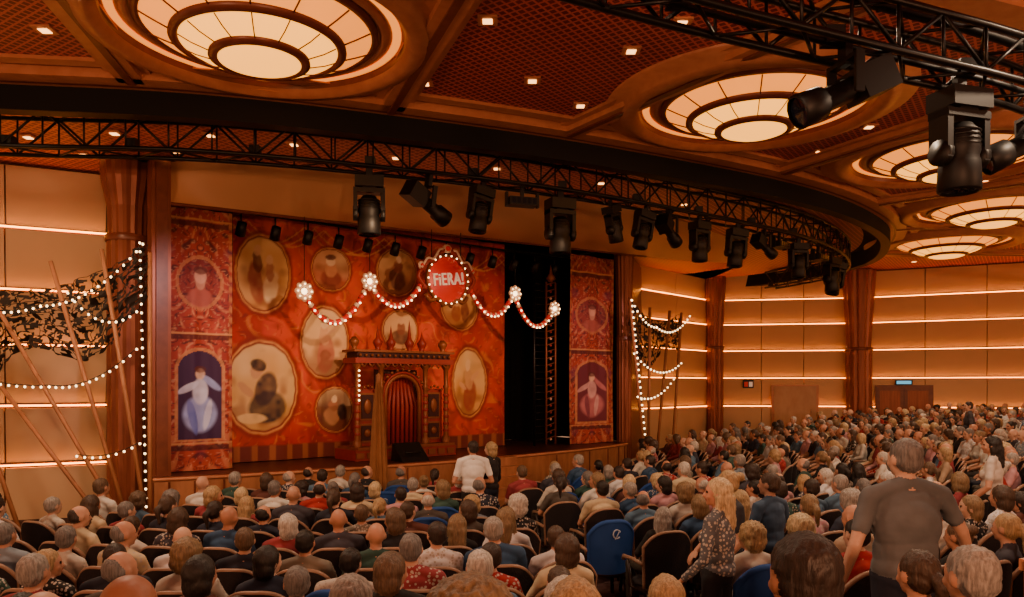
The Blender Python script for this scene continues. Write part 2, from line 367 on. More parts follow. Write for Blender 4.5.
FIG=[[(-.25,-.25,.3,.6,.15,'#a04c34'),(-.2,.3,.2,.3,.1,'#6c3424'),(-.18,.62,.14,.16,0,'#e0b088'),(.3,-.35,.28,.45,-.2,'#ecd0a0'),(.28,.05,.15,.28,0,'#b07058'),(.28,.4,.12,.14,0,'#e0b890')],
 [(0,-.45,.55,.4,0,'#8c3420'),(0,.0,.3,.4,0,'#c88458'),(0,.42,.22,.26,0,'#ecc8a0'),(0,.6,.26,.14,0,'#5c2418')],
 [(0,-.3,.42,.55,.2,'#6c3c30'),(.05,.25,.25,.3,0,'#a05c44'),(.1,.58,.15,.17,0,'#ecc8a0'),(-.4,.1,.35,.09,.5,'#c89068')],
 [(-.3,-.3,.3,.4,0,'#a04c20'),(-.3,.2,.16,.2,0,'#e0a868'),(.25,-.2,.28,.5,0,'#7c3420'),(.25,.38,.15,.17,0,'#e8b078')],
 [(.05,-.35,.36,.58,-.1,'#b86850'),(0,.2,.22,.3,0,'#d8a078'),(.02,.56,.16,.18,0,'#f0cca0'),(.3,.35,.3,.07,.7,'#e8b890'),(.0,.68,.2,.12,0,'#4c2418')],
 [(0,-.35,.6,.4,0,'#5c2c20'),(0,.1,.26,.35,0,'#8c4830'),(0,.5,.18,.2,0,'#e8b888')],
 [(.15,-.45,.55,.38,.1,'#2c1818'),(.1,-.05,.3,.42,-.3,'#3c2424'),(-.15,.38,.17,.2,-.2,'#c89468'),(-.1,.5,.24,.14,-.3,'#281414'),(-.45,-.05,.3,.09,-.8,'#c08c60'),(-.3,-.7,.45,.12,0,'#e0b878')],
 [(-.2,-.3,.4,.45,.2,'#c88c60'),(-.1,.2,.25,.28,0,'#a86848'),(-.05,.5,.17,.19,0,'#ecc8a0'),(.4,-.1,.3,.4,0,'#2c1010')],
 [(.05,-.4,.4,.52,-.1,'#a04028'),(0,.12,.25,.36,.1,'#d8a068'),(-.05,.52,.17,.19,0,'#f0c898'),(.35,.2,.32,.08,.8,'#e0a878'),(-.4,-.1,.3,.08,-.6,'#e0a878')]]
OV=[(.67,4.15,.58,.82,'#d09450',0),(2.31,4.4,.46,.48,'#b04c30',1),(4.1,4.5,.52,.56,'#c08450',2),(6.05,3.75,.56,.58,'#d08838',3),
    (2.15,2.68,.56,.8,'#e0ac7c',4),(4.2,3.05,.48,.48,'#dca06c',5),(.65,1.63,.78,.98,'#cc9850',6),(2.4,1.1,.44,.5,'#6c3028',7),(6.35,1.75,.56,.88,'#dc9848',8)]
def paint_back(u,v):
    n=vnoise(u,v,.8,1); n2=vnoise(u,v,5,2)
    C=mixc(np.broadcast_to(lin('#ac1e10'),u.shape+(3,)).copy(),lin('#d8481c'),sst(n,.2,.8))
    cen=np.exp(-((u-3.8)/2.2)**2-((v-2.6)/1.8)**2); C=mixc(C,lin('#e45828'),.5*cen)
    C=mixc(C,lin('#6c0c0a'),.5*sst(n2,.5,1))
    rad=np.sin(np.arctan2(u-3.6,v+2.5)*22+vnoise(u,v,1.5,6)*2)
    C=mixc(C,lin('#7c100a'),.5*sst(rad,.4,.9)); 
    sc=scroll(u,v,1.6,5); C=mixc(C,lin('#e08038'),.5*sst(sc,.86,.97))
    sc=scroll(u,v,3.4,15); C=mixc(C,lin('#5c0a0a'),.45*sst(sc,.8,.95)); sc=scroll(u,v,4.4,25); C=mixc(C,lin('#d87838'),.35*sst(sc,.85,.97))
    for a in range(3):
        z=5.3-.5*np.abs(np.sin((u-.3+a*.25)*math.pi/1.85)); C=mixc(C,lin('#e8a050'),(np.abs(v-z)<.02)*.5)
    for k,(cu,cv,ru,rv,ci,sd) in enumerate(OV):
        th=np.arctan2(v-cv,u-cu); rr=np.sqrt(((u-cu)/ru)**2+((v-cv)/rv)**2)+.008*np.sin(th*18)
        C=mixc(C,lin('#7c140c'),.75*(1-sst(rr,1.14,1.22))); C=mixc(C,lin('#e09c50'),(1-sst(rr,1.05,1.09))*(.5+.5*vnoise(u,v,12,8)))
        C=mixc(C,lin('#7c2414'),1-sst(rr,1.01,1.03))
        ins=1-sst(rr,.96,.99); I=np.broadcast_to(lin(ci),C.shape).copy()
        I=mixc(I,lin('#f4d49c'),np.clip(.5*vnoise(u,v,3.5,sd+20)+.25*(v-cv)/rv,0,.7)); I=mixc(I,lin('#84441f'),.6*sst(vnoise(u,v,4.5,sd+40)-.4*(v-cv)/rv,.5,.95))
        for du,dv,eu,ev,an,cc in FIG[sd]:
            m=elm(u+.04*(vnoise(u,v,9,sd)-.5),v,cu+du*ru,cv+dv*rv,eu*ru,ev*rv,an); I=mixc(I,lin(cc),m*(.72+.28*vnoise(u,v,10,sd+3)))
        C=C*(1-ins[...,None])+I*ins[...,None]
    bm=1-sst(v,.32,.36); C=mixc(C,lin('#6a2012'),bm); C=mixc(C,lin('#b86a34'),bm*(sst(np.sin(u*16),.3,.6))*.5)
    return C
painted('painted_backdrop_curtain',7.55,5.6,.026,paint_back,SMat(1.0,-1.0,.02),.04,4)
def paint_leg(w,blue):
    def f(u,v):
        c=w/2; q=np.abs(u-c); n=vnoise(u,v,2.2,11)
        C=mixc(np.broadcast_to(lin('#841812'),u.shape+(3,)).copy(),lin('#b84430'),n)
        sc=scroll(q*1.2,v,3.1,3); C=mixc(C,lin('#d8885c'),.6*sst(sc,.66,.92)); sc2=scroll(q,v*1.1,6,9); C=mixc(C,lin('#400a14'),.8*sst(sc2,.62,.88))
        sc3=scroll(q,v,8,29); C=mixc(C,lin('#e0a880'),.5*sst(sc3,.8,.95))
        C=mixc(C,lin('#702c4c'),.6*sst(vnoise(q,v,3,14),.55,.85))
        for z in (.45,2.62,4.85):
            C=mixc(C,lin('#4a0c10'),(np.abs(v-z)<.05)*.8); C=mixc(C,lin('#d89860'),(np.abs(v-z-.08)<.02)*.8)
        top=2.35; ni=(q<.33*w)&(v>.62)&((v<top-.38)|(((q/(.33*w))**2+((v-top+.38)/.38)**2)<1)); nb=(q<.38*w)&(v>.57)&((v<top-.36)|(((q/(.38*w))**2+((v-top+.38)/.45)**2)<1))
        C=mixc(C,lin('#d0905c'),nb*(.4+.5*vnoise(u,v,15,2))); C=mixc(C,lin('#3c1c44' if blue else '#6c2030'),ni*1.)
        cols=('#a8b8f0','#dce0f8','#6470c0') if blue else ('#c87878','#e0b0a8','#803848')
        nm=ni*1.
        for du,dv,eu,ev,an,cc in [(0,-.38,.5,.42,0,cols[0]),(-.2,-.45,.12,.4,.2,cols[2]),(.2,-.4,.1,.35,-.2,cols[1]),(0,.12,.24,.3,0,cols[1]),(-.3,.2,.34,.08,.5,cols[1]),(.3,.3,.34,.08,-.7,cols[0]),(0,.5,.15,.13,0,'#f0c8a8'),(0,.6,.18,.08,0,'#5c2820')]:
            m=elm(u,v,c+du*w*.6,1.45+dv*.9,eu*w*.55,ev*.9,an); C=mixc(C,lin(cc),m*nm*(.6+.4*vnoise(u,v,9,4)))
        for (zc,rr) in ((3.7,.5),):
            r=np.hypot(q/(.34*w),(v-zc)/rr); C=mixc(C,lin('#c88858'),(np.abs(r-1)<.07)*.6); C=mixc(C,lin('#581c30'),(r<.92)*.5)
            for du,dv,eu,ev,cc in [(0,-.3,.26,.2,'#b05c50'),(0,.0,.1,.15,'#d0947c'),(0,.12,.13,.15,'#e0a890'),(0,.24,.15,.08,'#5c2420')]:
                C=mixc(C,lin(cc),elm(u,v,c+du,zc+dv,eu*w*.8,ev)*.8)
        eb=(q>w/2-.07); C=mixc(C,lin('#b87040'),eb*(.5+.5*np.sin(v*30)))
        return C*.9
    return f
painted('painted_leg_curtain',1.25,5.15,.02,paint_leg(1.25,True),SMat(-.62,0,.02),.03,9)
painted('painted_leg_curtain',1.75,5.4,.022,paint_leg(1.75,False),SMat(10.15,0,.02),.04,7)
# booth portal
b=MB(); M=SMat(4.55,-.1,.01)
W=1.2
def arch(b,w,h,th,y,k,z0,M,n=16):
    pts=[(-w,y,z0)]+[(-w*math.cos(math.pi*i/n),y,h+w*math.sin(math.pi*i/n)) for i in range(n+1)]+[(w,y,z0)]
    b.tube(pts,th,k,8,False,M)
b.box((0,0,.12),(2*W+.3,1.0,.24),'boothred',M); b.box((0,-.05,.27),(2*W+.2,.95,.06),'gold',M)
for x in (-W,-.6,.6,W):
    Mx=M@Matrix.Translation((x,-.3,.3))
    b.lathe([(.1,0),(.1,.12),(.06,.16),(.055,1.3),(.07,1.36),(.05,1.4),(.06,1.75),(.11,1.82),(.11,1.92)],'gold',10,Mx)
    for k in range(6): b.lathe([(.055,.25+k*.17),(.08,.29+k*.17),(.055,.33+k*.17)],'boothred',10,Mx)
for x in(-(W+.6)/2,(W+.6)/2):
    b.box((x,-.12,.95),(.55,.08,1.3),'boothred',M); b.box((x,-.18,.6),(.38,.04,.42),'gold',M); b.box((x,-.2,.6),(.3,.04,.34),'boothdk',M)
    b.box((x,-.18,1.2),(.38,.04,.62),'gold',M); b.box((x,-.2,1.2),(.3,.04,.54),'boothdk',M); b.ball((x,-.22,1.2),(.1,.03,.17),'gold',M); b.ball((x,-.22,.6),(.09,.03,.09),'gold',M)
    for k in range(5): b.ball((x-.2+.1*k,-.25,1.62+.05*math.cos((k-2)*1.2)),.035,'gold',M)
b.box((0,.05,1.1),(1.15,.05,1.9),'boothdk',M)
for i in range(9): b.tube([(-.5+i*.125,-.02,.3),(-.5+i*.125,-.04,1.2),(-.5*.6+i*.125*.6,-.02,1.95)],.05,'boothred',6,False,M)
arch(b,.46,1.45,.05,-.25,'gold',.3,M); arch(b,.53,1.45,.03,-.28,'boothred',.3,M)
for i in range(13):
    g=math.pi*i/12; b.ball((-.6*math.cos(g),-.28,1.45+.6*math.sin(g)),.04,'gold',M)
b.box((0,-.15,2.24),(2*W+.25,.6,.12),'boothred',M); b.box((0,-.15,2.36),(2*W+.1,.5,.14),'boothdk',M); b.box((0,-.15,2.46),(2*W+.3,.6,.05),'gold',M)
for i in range(17): b.ball((-W+i*2*W/16,-.44,2.36),.035,'gold',M)
for i in range(12): b.tube([(-W+(i+.5)*2*W/12-.09,-.42,2.2),(-W+(i+.5)*2*W/12,-.42,2.1),(-W+(i+.5)*2*W/12+.09,-.42,2.2)],.018,'gold',5,False,M)
for x,h in((-W,.3),(-.6,.6),(-.25,.6),(.25,.75),(.6,.5),(W,.3)):
    b.lathe([(.09,0),(.05,.05),(.09,.13),(.12,.2),(.05,.3),(.02,h*.8),(.001,h)],'boothred' if abs(x)<1 else 'gold',10,M@Matrix.Translation((x,-.15,2.48)))
for i in range(10): b.box((-W-.05+i*.27,-.52,.12),(.18,.04,.12),'gold',M)
for i in range(7): b.ball((-W-.02,-.42,1.35+i*.11),.022,'bulb',M)
b.obj('carnival_booth')
# hanging sign
b=MB(); M=SMat(5.52,.55,4.2)
R=Matrix.Rotation(math.pi/2,4,'X')
b.lathe([(.001,0.06),(.52,.06),(.56,.03),(.56,-.03),(.001,-.04)],'signred',32,M@R)
b.lathe([(.54,.07),(.58,.1),(.61,.03),(.58,-.04)],'gold',32,M@R)
for i in range(22):
    g=2*math.pi*i/22; b.ball((.57*math.cos(g),-.1,.57*math.sin(g)),.02,'bulb',M)
for sx in(-1,1):
    pts=[(sx*(.1+.62*t/12),-.02,.66-.035*t+.06*math.sin(t*.9)) for t in range(13)]; b.tube(pts,.075,'boothred',8,False,M)
    pts=[(sx*(.15+.6*t/12),-.08,.7-.035*t+.06*math.sin(t*.9)) for t in range(13)]; b.tube(pts,.03,'petal',8,False,M)
    pts=[(sx*(.7+.1*math.sin(t*.6)),-.02,.2-.06*t) for t in range(9)]; b.tube(pts,.055,'boothred',8,False,M)
    pts=[(sx*(.1+.5*t/10),-.02,-.64+.1*math.sin(t*.6)+.03*t) for t in range(11)]; b.tube(pts,.05,'gold',8,False,M)
    b.tube([(sx*.42,0,.5),(sx*.42,0,1.5)],.012,'black',5,False,M); b.ball((sx*.72,-.03,.28),(.1,.05,.1),'petal',M); b.ball((sx*.72,-.07,.28),(.05,.05,.05),'signred',M)
b.ball((0,-.03,.74),(.14,.06,.11),'petal',M); b.ball((0,-.05,.74),(.09,.07,.07),'signred',M)
sg=empty('fair_name_sign'); so=b.obj('sign_board',sg)
tx=bpy.data.curves.new('txt','FONT'); tx.body='FiERA!'; tx.size=.3; tx.extrude=.02; tx.align_x='CENTER'; tx.align_y='CENTER'; tx.bevel_depth=.003; tx.space_character=1.1
to=bpy.data.objects.new('tmp',tx); bpy.context.scene.collection.objects.link(to); bpy.context.view_layer.update()
tm=bpy.data.meshes.new_from_object(to.evaluated_get(bpy.context.evaluated_depsgraph_get())); bpy.data.objects.remove(to); tm.materials.clear(); tm.materials.append(M_['signcr'])
link('sign_letters',tm,sg,M@Matrix.Translation((0,-.1,0))@Matrix.Rotation(math.pi/2,4,'X')@Matrix.Rotation(.12,4,'Z')@Matrix.Diagonal((1,1.35,1,1)))
# garlands
b=MB()
def swag(a,m,c,n=26):
    out=[]
    for i in range(n+1):
        t=i/n; s=a[0]*(1-t)+c[0]*t-.18; k=4*t*(1-t); z=(a[1]*(1-t)+c[1]*t); zm=(a[1]+c[1])/2; out.append(S(s,.5,z-(zm-m)*k))
    return out
for a,m,c in [((2.11,3.65),3.05,(3.64,3.99)),((3.64,3.99),3.5,(5.05,4.1)),((6.4,4.1),3.45,(7.83,4.04)),((7.83,4.04),3.25,(9.21,3.74))]:
    P=swag(a,m,c); b.tube(P,.05,'boothred',6)
    for i,p in enumerate(P):
        b.ball(p,.065,'signred' if i%3 else 'petal'); 
        if i%2==0: b.ball(p+Nn*.06-Vector((0,0,.04)),.024,'bulb')
for s,z in((2.11,3.65),(3.64,3.99),(7.83,4.04),(9.21,3.74)):
    Mr=SMat(s-.18,.56,z); b.ball((0,0,0),(.07,.05,.07),'bulb',Mr)
    for i in range(8):
        g=2*math.pi*i/8; b.ball((.15*math.cos(g),0,.15*math.sin(g)),(.07,.03,.07),'petal',Mr); b.ball((.15*math.cos(g),-.04,.15*math.sin(g)),.018,'bulb',Mr)
    b.tube([(0,0,.2),(0,0,5.2-z)],.008,'black',4,False,Mr)
b.obj('light_garland')
b=MB(); M=SMat(9.15,-.4,.01)
for x in(0,.45,.8):
    b.tube([(x,0,0),(x,0,4.6)],.03,'gold' if x else 'truss',6,False,M)
for i in range(24): 
    z=.15+i*.19; b.tube([(.45,0,z),(.8,0,z+.1)],.016,'gold',5,False,M); b.ball((.62,0,z),.035,'petal' if i%3==0 else 'boothred',M); b.tube([(0,0,z),(.45,0,z)],.012,'truss',5,False,M)
b.lathe([(.03,0),(.14,.1),(.05,.25),(.001,.5)],'gold',10,M@Matrix.Translation((.62,0,4.6)))
b.obj('ornamental_tower_frame')
b=MB()
for s in np.arange(1,11,.75):
    M=SMat(s,-.5,5.0); b.lathe([(.001,.16),(.1,.14),(.11,-.15),(.09,-.16),(.001,-.12)],'black',10,M@Matrix.Rotation(.5,4,'X')); b.tube([(0,0,.1),(0,0,.35)],.02,'black',5,False,M)
b.tube([S(0,-.5,5.35),S(12,-.5,5.35)],.03,'truss',6); b.obj('stage_lighting_bar')
b=MB(); p=S(3.0,1.75,-1)
b.lathe([(.05,0),(.05,2.9),(.001,2.95)],'pole',8,Matrix.Translation(p))
b.lathe([(.22,.35),(.19,1.0),(.12,2.2),(.05,2.8)],'cloth',24,Matrix.Translation(p),False,.25); b.obj('draped_banner_mast')
b=MB(); M=SMat(4.3,.9,0); b.add([(-.35,-.25,0),(.35,-.25,0),(.35,.25,0),(-.35,.25,0),(-.35,-.15,.1),(.35,-.15,.1),(.35,.2,.4),(-.35,.2,.4)],[(0,3,2,1),(0,1,5,4),(1,2,6,5),(2,3,7,6),(3,0,4,7),(4,5,6,7)],'black',M); b.tube([(-.2,-.12,.2),(.2,-.12,.2)],.02,'truss',6,False,M); b.obj('stage_monitor_speaker')
# ---------------------------------------------------------------- nets, poles, string lights
def net(name,tl,tr,drop_l,drop_r,seed):
    b=MB(); nu=110;nv=46; tl=Vector(tl);tr=Vector(tr); vs=[];fs=[]
    def pt(i,j):
        u=i/nu;v=j/nv; p=tl.lerp(tr,u); sag=.45*4*u*(1-u)
        d=(drop_l*(1-u)+drop_r*u)*(1+.25*math.sin(u*9+seed)); q=Vector((u*14,v*7,seed))
        return p+Vector((.08*noise.noise(q*1.5),.22*noise.noise(q),-sag-d*v+.06*noise.noise(q*2)))
    for j in range(nv+1):
        for i in range(nu+1): vs.append(pt(i,j))
    for j in range(nv):
        for i in range(nu):
            if noise.noise(Vector((i*.42,j*.42,seed*3.1)))+.35*noise.noise(Vector((i*1.1,j*1.1,seed)))>-.03 : fs.append((j*(nu+1)+i,j*(nu+1)+i+1,(j+1)*(nu+1)+i+1,(j+1)*(nu+1)+i))
    b.add(vs,fs,'net',None,False)
    for i in range(0,nu+1,10): b.tube([pt(i,j) for j in range(0,nv+1,4)],.006,'net',4)
    for j in range(0,nv+1,9): b.tube([pt(i,j) for i in range(0,nu+1,3)],.006,'net',4)
    b.obj(name)
net('camouflage_netting',(-9.6,12.9,3.5),(-6.1,12.7,4.05),1.5,1.0,1)
net('camouflage_netting',(3.35,21.7,4.2),(5.4,24.4,4.0),1.4,.9,5)
b=MB()
def pole(x0,z0,x1,z1,y=12.6,yb=12.2,zf=-.97):
    k=(zf-z0)/(z1-z0); b.tube([(x0,y,z0),(x0+(x1-x0)*k,yb,zf)],.036,'pole',7)
pole(-7.65,3.75,-6.4,.1); pole(-6.8,3.95,-6.0,.05); pole(-8.6,1.85,-6.9,-.15); pole(-8.6,3.1,-6.6,0); pole(-6.0,3.9,-5.85,0); pole(-9.3,2.6,-8.2,0)
b.obj('leaning_wooden_poles')
b=MB()
for x0,y0,z0,x1,y1 in((3.35,21.6,4.1,3.8,21.4),(4.1,22.6,4.0,4.0,22.3),(4.9,23.6,4.0,4.3,22.8),(5.4,24.2,4.0,4.9,23.4)): b.tube([(x0,y0,z0),(x1,y1,-.95)],.045,'pole',7)
b.obj('leaning_wooden_poles')
def lights(b,a,c,sag,n,r=.021):
    a=Vector(a);c=Vector(c); P=[a.lerp(c,i/n)+Vector((0,-.05,-sag*4*(i/n)*(1-i/n))) for i in range(n+1)]
    b.tube(P,.007,'black',4)
    for p in P: b.ball(p+Vector((0,0,-.03)),r,'bulb',None,6)
b=MB()
lights(b,(-9.6,12.3,3.5),(-7.6,12.3,3.0),.3,17); lights(b,(-7.6,12.3,3.0),(-5.95,12.3,4.0),.25,16); lights(b,(-5.95,12.2,4.0),(-5.8,12.1,-.2),0,30)
lights(b,(-9.6,12.2,2.2),(-7.4,12.2,1.7),.15,17); lights(b,(-7.4,12.2,1.7),(-6.0,12.2,2.3),.2,13); lights(b,(-7.1,12.2,3.2),(-6.0,12.2,2.9),.3,10); lights(b,(-6.9,12.1,.6),(-5.9,12.1,.8),.1,8)
b.obj('string_lights')
b=MB()
lights(b,(3.35,21.3,4.1),(4.2,22.1,3.4),.2,9,.028); lights(b,(4.2,22.1,3.4),(5.6,24.0,3.9),.3,13,.028); lights(b,(3.4,21.2,2.6),(5.2,23.4,2.4),.4,15,.028); lights(b,(3.35,21.3,4.1),(3.7,21.1,.2),0,24,.028); lights(b,(3.5,21.2,1.4),(4.8,22.6,1.9),.25,11,.028)
b.obj('string_lights')
# ---------------------------------------------------------------- trusses
def truss(name,P,w=.5,h=.5,step=.62):
    D=[0]
    for i in range(1,len(P)): D.append(D[-1]+(P[i]-P[i-1]).length)
    n=int(D[-1]/step); R=[]
    for k in range(n+1):
        t=k*D[-1]/n; x=np.interp(t,D,[p.x for p in P]); y=np.interp(t,D,[p.y for p in P]); z=np.interp(t,D,[p.z for p in P]); R.append(Vector((x,y,z)))
    N=normals2d(R); b=MB(); c={}
    for sx in(-1,1):
        for sz in(-1,1):
            c[(sx,sz)]=[p+q*sx*w/2+Vector((0,0,sz*h/2)) for p,q in zip(R,N)]; b.tube(c[(sx,sz)],.035,'truss',6)
    for k in range(len(R)-1):
        a,d=(k,k+1) if k%2 else (k+1,k)
        for sx in(-1,1): b.tube([c[(sx,1)][a],c[(sx,-1)][d]],.02,'truss',5)
        for sz in(-1,1): b.tube([c[(-1,sz)][a],c[(1,sz)][d]],.017,'truss',5)
        for sx in(-1,1): b.tube([c[(sx,1)][k],c[(sx,-1)][k]],.016,'truss',5)
    for k in range(2,len(R),6): b.tube([R[k]+Vector((0,0,h/2)),Vector((R[k].x,R[k].y,6.0))],.02,'truss',5)
    b.tube([p+Vector((0,0,h/2+.06)) for p in R],.045,'black',6); b.tube([p+Vector((0,0,-h/2+.05)) for p in R],.03,'black',6)
    for k in range(1,len(R),3): b.box(R[k]+Vector((0,0,-h*.25)),(.16,.16,.14),'black')
    b.obj(name); return R
T1=spline([(-14,11.0,5.66),(-8,11.85,5.66),(-4.97,12.15,5.66),(-1.94,13.15,5.66),(.92,14.5,5.66),(4.1,16.6,5.66),(7.2,19.1,5.66),(9.6,22.3,5.66),(10.7,25.6,5.66),(9.8,28.8,5.66)],12)
truss('curved_lighting_truss',T1,.5,.58)
T2=spline([(-.6,5.0,4.85),(1.33,5.9,4.8),(3.1,6.6,4.75),(4.95,7.35,4.7),(7,8.6,4.65),(9,10,4.6)],8)
truss('lighting_truss',T2,.42,.42,.5)
T3=spline([(14.5,20.5,5.1),(17,22.0,5.1),(19,24,5.1)],6); truss('lighting_truss',T3,.4,.4,.6)
def mover():
    b=MB()
    b.box((0,0,-.02),(.1,.06,.16),'black'); b.box((0,0,-.16),(.42,.3,.16),'black'); b.box((0,0,-.26),(.2,.2,.06),'truss')
    for sx in(-1,1):
        b.box((sx*.2,0,-.46),(.06,.2,.42),'black'); b.lathe([(.001,-.036),(.11,-.035),(.11,.035),(.001,.036)],'black',14,Matrix.Translation((sx*.2,0,-.62))@Matrix.Rotation(math.pi/2,4,'Y'))
    b.box((0,0,-.29),(.46,.22,.06),'black')
    b.lathe([(.001,.3),(.1,.28),(.155,.2),(.165,.05),(.15,0),(.165,-.05),(.175,-.28),(.15,-.3),(.13,-.27)],'black',18,Matrix.Translation((0,0,-.64)),True)
    b.lathe([(.14,-.28),(.08,-.25),(.001,-.24)],'lens',18,Matrix.Translation((0,0,-.64)))
    for i in range(4): b.lathe([(.158,.08+i*.04),(.17,.09+i*.04),(.158,.1+i*.04)],'truss',18,Matrix.Translation((0,0,-.64)))
    return b.mesh('moving_head_light')
def profile_spot():
    b=MB(); b.box((0,0,-.05),(.1,.06,.2),'black')
    for sx in(-1,1): b.box((sx*.17,0,-.25),(.03,.07,.3),'black')
    b.box((0,0,-.12),(.36,.07,.03),'black')
    R=Matrix.Translation((0,0,-.34))@Matrix.Rotation(math.radians(65),4,'X')
    b.box((0,0,.22),(.26,.24,.3),'black',R); b.lathe([(.09,.1),(.09,-.2),(.12,-.22),(.13,-.42),(.11,-.43)],'black',14,R); b.lathe([(.11,-.4),(.001,-.38)],'lens',14,R)
    return b.mesh('profile_spot_light')
def flatpan():
    b=MB(); b.box((0,0,-.05),(.06,.06,.3),'black'); b.box((0,0,-.24),(.55,.3,.14),'black'); 
    for sx in(-1,1): b.box((sx*.3,0,-.2),(.04,.1,.26),'black')
    for i in range(5): b.box((-.2+i*.1,-.16,-.24),(.06,.02,.1),'lens')
    return b.mesh('led_batten_light')
mm,ps,fp=mover(),profile_spot(),flatpan()
def tz(X):
    i=min(range(len(T1)),key=lambda i:abs(T1[i].x-X)+ (100 if T1[i].y>27 else 0)); return T1[i]
for X,k,sc,rz,tilt in[(-2.41,mm,1.15,.2,.0),(-1.5,ps,1.25,-.8,.2),(-.62,mm,.95,.6,.15),(.28,fp,1,.3,0),(1.02,mm,1.2,.4,0),(1.83,mm,.85,.9,-.3),(2.65,mm,.9,.5,.2),(3.35,ps,1.1,-.6,0),(4.05,mm,1.0,.6,0),(5.2,mm,1,.3,.1),(5.9,ps,1,-.9,0),(6.6,fp,1,.8,0),(7.3,mm,1,.2,0),(8.1,fp,1.1,.8,0),(8.9,mm,1.1,.6,0),(9.5,mm,1.1,.2,.2)]:
    p=tz(X)-Vector((0,0,.33)); nm={mm:'moving_head_light',ps:'profile_spot_light',fp:'led_batten_light'}[k]
    link(nm,k,None,Matrix.Translation(p)@Matrix.Rotation(rz,4,'Z')@Matrix.Rotation(tilt,4,'Y')@Matrix.Scale(sc,4))
link('moving_head_light',mm,None,Matrix.Translation((4.15,7.05,4.5))@Matrix.Rotation(.3,4,'Z')@Matrix.Scale(1.08,4))
link('profile_spot_light',ps,None,Matrix.Translation((2.85,6.5,4.6))@Matrix.Rotation(1.75,4,'Z')@Matrix.Scale(1.15,4))
link('profile_spot_light',ps,None,Matrix.Translation((5.05,7.4,4.45))@Matrix.Rotation(1.5,4,'Z')@Matrix.Scale(1.1,4))
# ---------------------------------------------------------------- people
def pmat(name,kind):
    m=bpy.data.materials.new(name); m.use_nodes=True; nt=m.node_tree; b=nt.nodes['Principled BSDF']; L=nt.links
    oi=nt.nodes.new('ShaderNodeObjectInfo'); tc=nt.nodes.new('ShaderNodeTexCoord'); b.inputs['Roughness'].default_value=.8
    def ramp(src,cols,const=True):
        r=nt.nodes.new('ShaderNodeValToRGB'); cr=r.color_ramp; cr.interpolation='CONSTANT' if const else 'LINEAR'
        cr.elements[0].color=srgb(cols[0]); cr.elements[0].position=0; cr.elements[1].position=1/len(cols); cr.elements[1].color=srgb(cols[1])
        for i,c in enumerate(cols[2:]): e=cr.elements.new((i+2)/len(cols)); e.color=srgb(c)
        L.new(src,r.inputs['Fac']); return r.outputs['Color']
    def mulnoise(col,scale,lo,hi,stretch=(1,1,1)):
        mp=nt.nodes.new('ShaderNodeMapping'); mp.inputs['Scale'].default_value=stretch; L.new(tc.outputs['Object'],mp.inputs['Vector'])
        n=nt.nodes.new('ShaderNodeTexNoise'); n.inputs['Scale'].default_value=scale; n.inputs['Detail'].default_value=4; L.new(mp.outputs[0],n.inputs['Vector'])
        mr=nt.nodes.new('ShaderNodeMapRange'); mr.inputs[1].default_value=.35; mr.inputs[2].default_value=.65; mr.inputs[3].default_value=lo; mr.inputs[4].default_value=hi; L.new(n.outputs['Fac'],mr.inputs[0])
        mx=nt.nodes.new('ShaderNodeVectorMath'); mx.operation='SCALE'; L.new(col,mx.inputs[0]); L.new(mr.outputs[0],mx.inputs['Scale'])
        bp=nt.nodes.new('ShaderNodeBump'); bp.inputs['Strength'].default_value=.4; bp.inputs['Distance'].default_value=.02; L.new(n.outputs['Fac'],bp.inputs['Height']); L.new(bp.outputs['Normal'],b.inputs['Normal'])
        return mx.outputs[0]
    if kind=='hair':
        c=ramp(oi.outputs['Alpha'],['#1a1412','#2e221d','#463428','#5f4a38','#80684a','#a88c64','#c4ac84','#706c6a','#96908a','#c0bab2'])
        L.new(mulnoise(c,55,.6,1.2,(1.6,1.6,.25)),b.inputs['Base Color']); b.inputs['Roughness'].default_value=.55
    elif kind=='skin':
        c=ramp(oi.outputs['Random'],['#c08a70','#c89a80','#b47e64','#c49278','#a46e54','#cea48c'],False)
        L.new(mulnoise(c,9,.92,1.06),b.inputs['Base Color']); b.inputs['Roughness'].default_value=.5
    elif kind=='shirt':
        v=nt.nodes.new('ShaderNodeTexVoronoi'); v.inputs['Scale'].default_value=34; L.new(tc.outputs['Object'],v.inputs['Vector'])
        g=nt.nodes.new('ShaderNodeMath'); g.operation='LESS_THAN'; g.inputs[1].default_value=.38; L.new(v.outputs['Distance'],g.inputs[0])
        rr=nt.nodes.new('ShaderNodeMath'); rr.operation='GREATER_THAN'; rr.inputs[1].default_value=.5; L.new(oi.outputs['Object Index'],rr.inputs[0])
        mu=nt.nodes.new('ShaderNodeMath'); mu.operation='MULTIPLY'; L.new(g.outputs[0],mu.inputs[0]); L.new(rr.outputs[0],mu.inputs[1])
        mx=nt.nodes.new('ShaderNodeMix'); mx.data_type='RGBA'; L.new(mu.outputs[0],mx.inputs[0]); L.new(oi.outputs['Color'],mx.inputs[6]); mx.inputs[7].default_value=srgb('#b8b0a8')
        L.new(mulnoise(mx.outputs[2],5,.8,1.1),b.inputs['Base Color'])
    elif kind=='pants':
        c=ramp(oi.outputs['Random'],['#14161e','#2a2624','#3c3428','#1c2436']); L.new(mulnoise(c,6,.8,1.1),b.inputs['Base Color'])
    return m
PMAT={'skin':pmat('skin','skin'),'hair':pmat('hair','hair'),'shirt':pmat('clothing','shirt'),'pants':pmat('trousers','pants'),'shoe':mat('shoe_leather','#1a1410',.5),'eye':mat('eye','#1c1410',.2),'lip':mat('lips','#a05048',.5)}
LAB=list(PMAT)
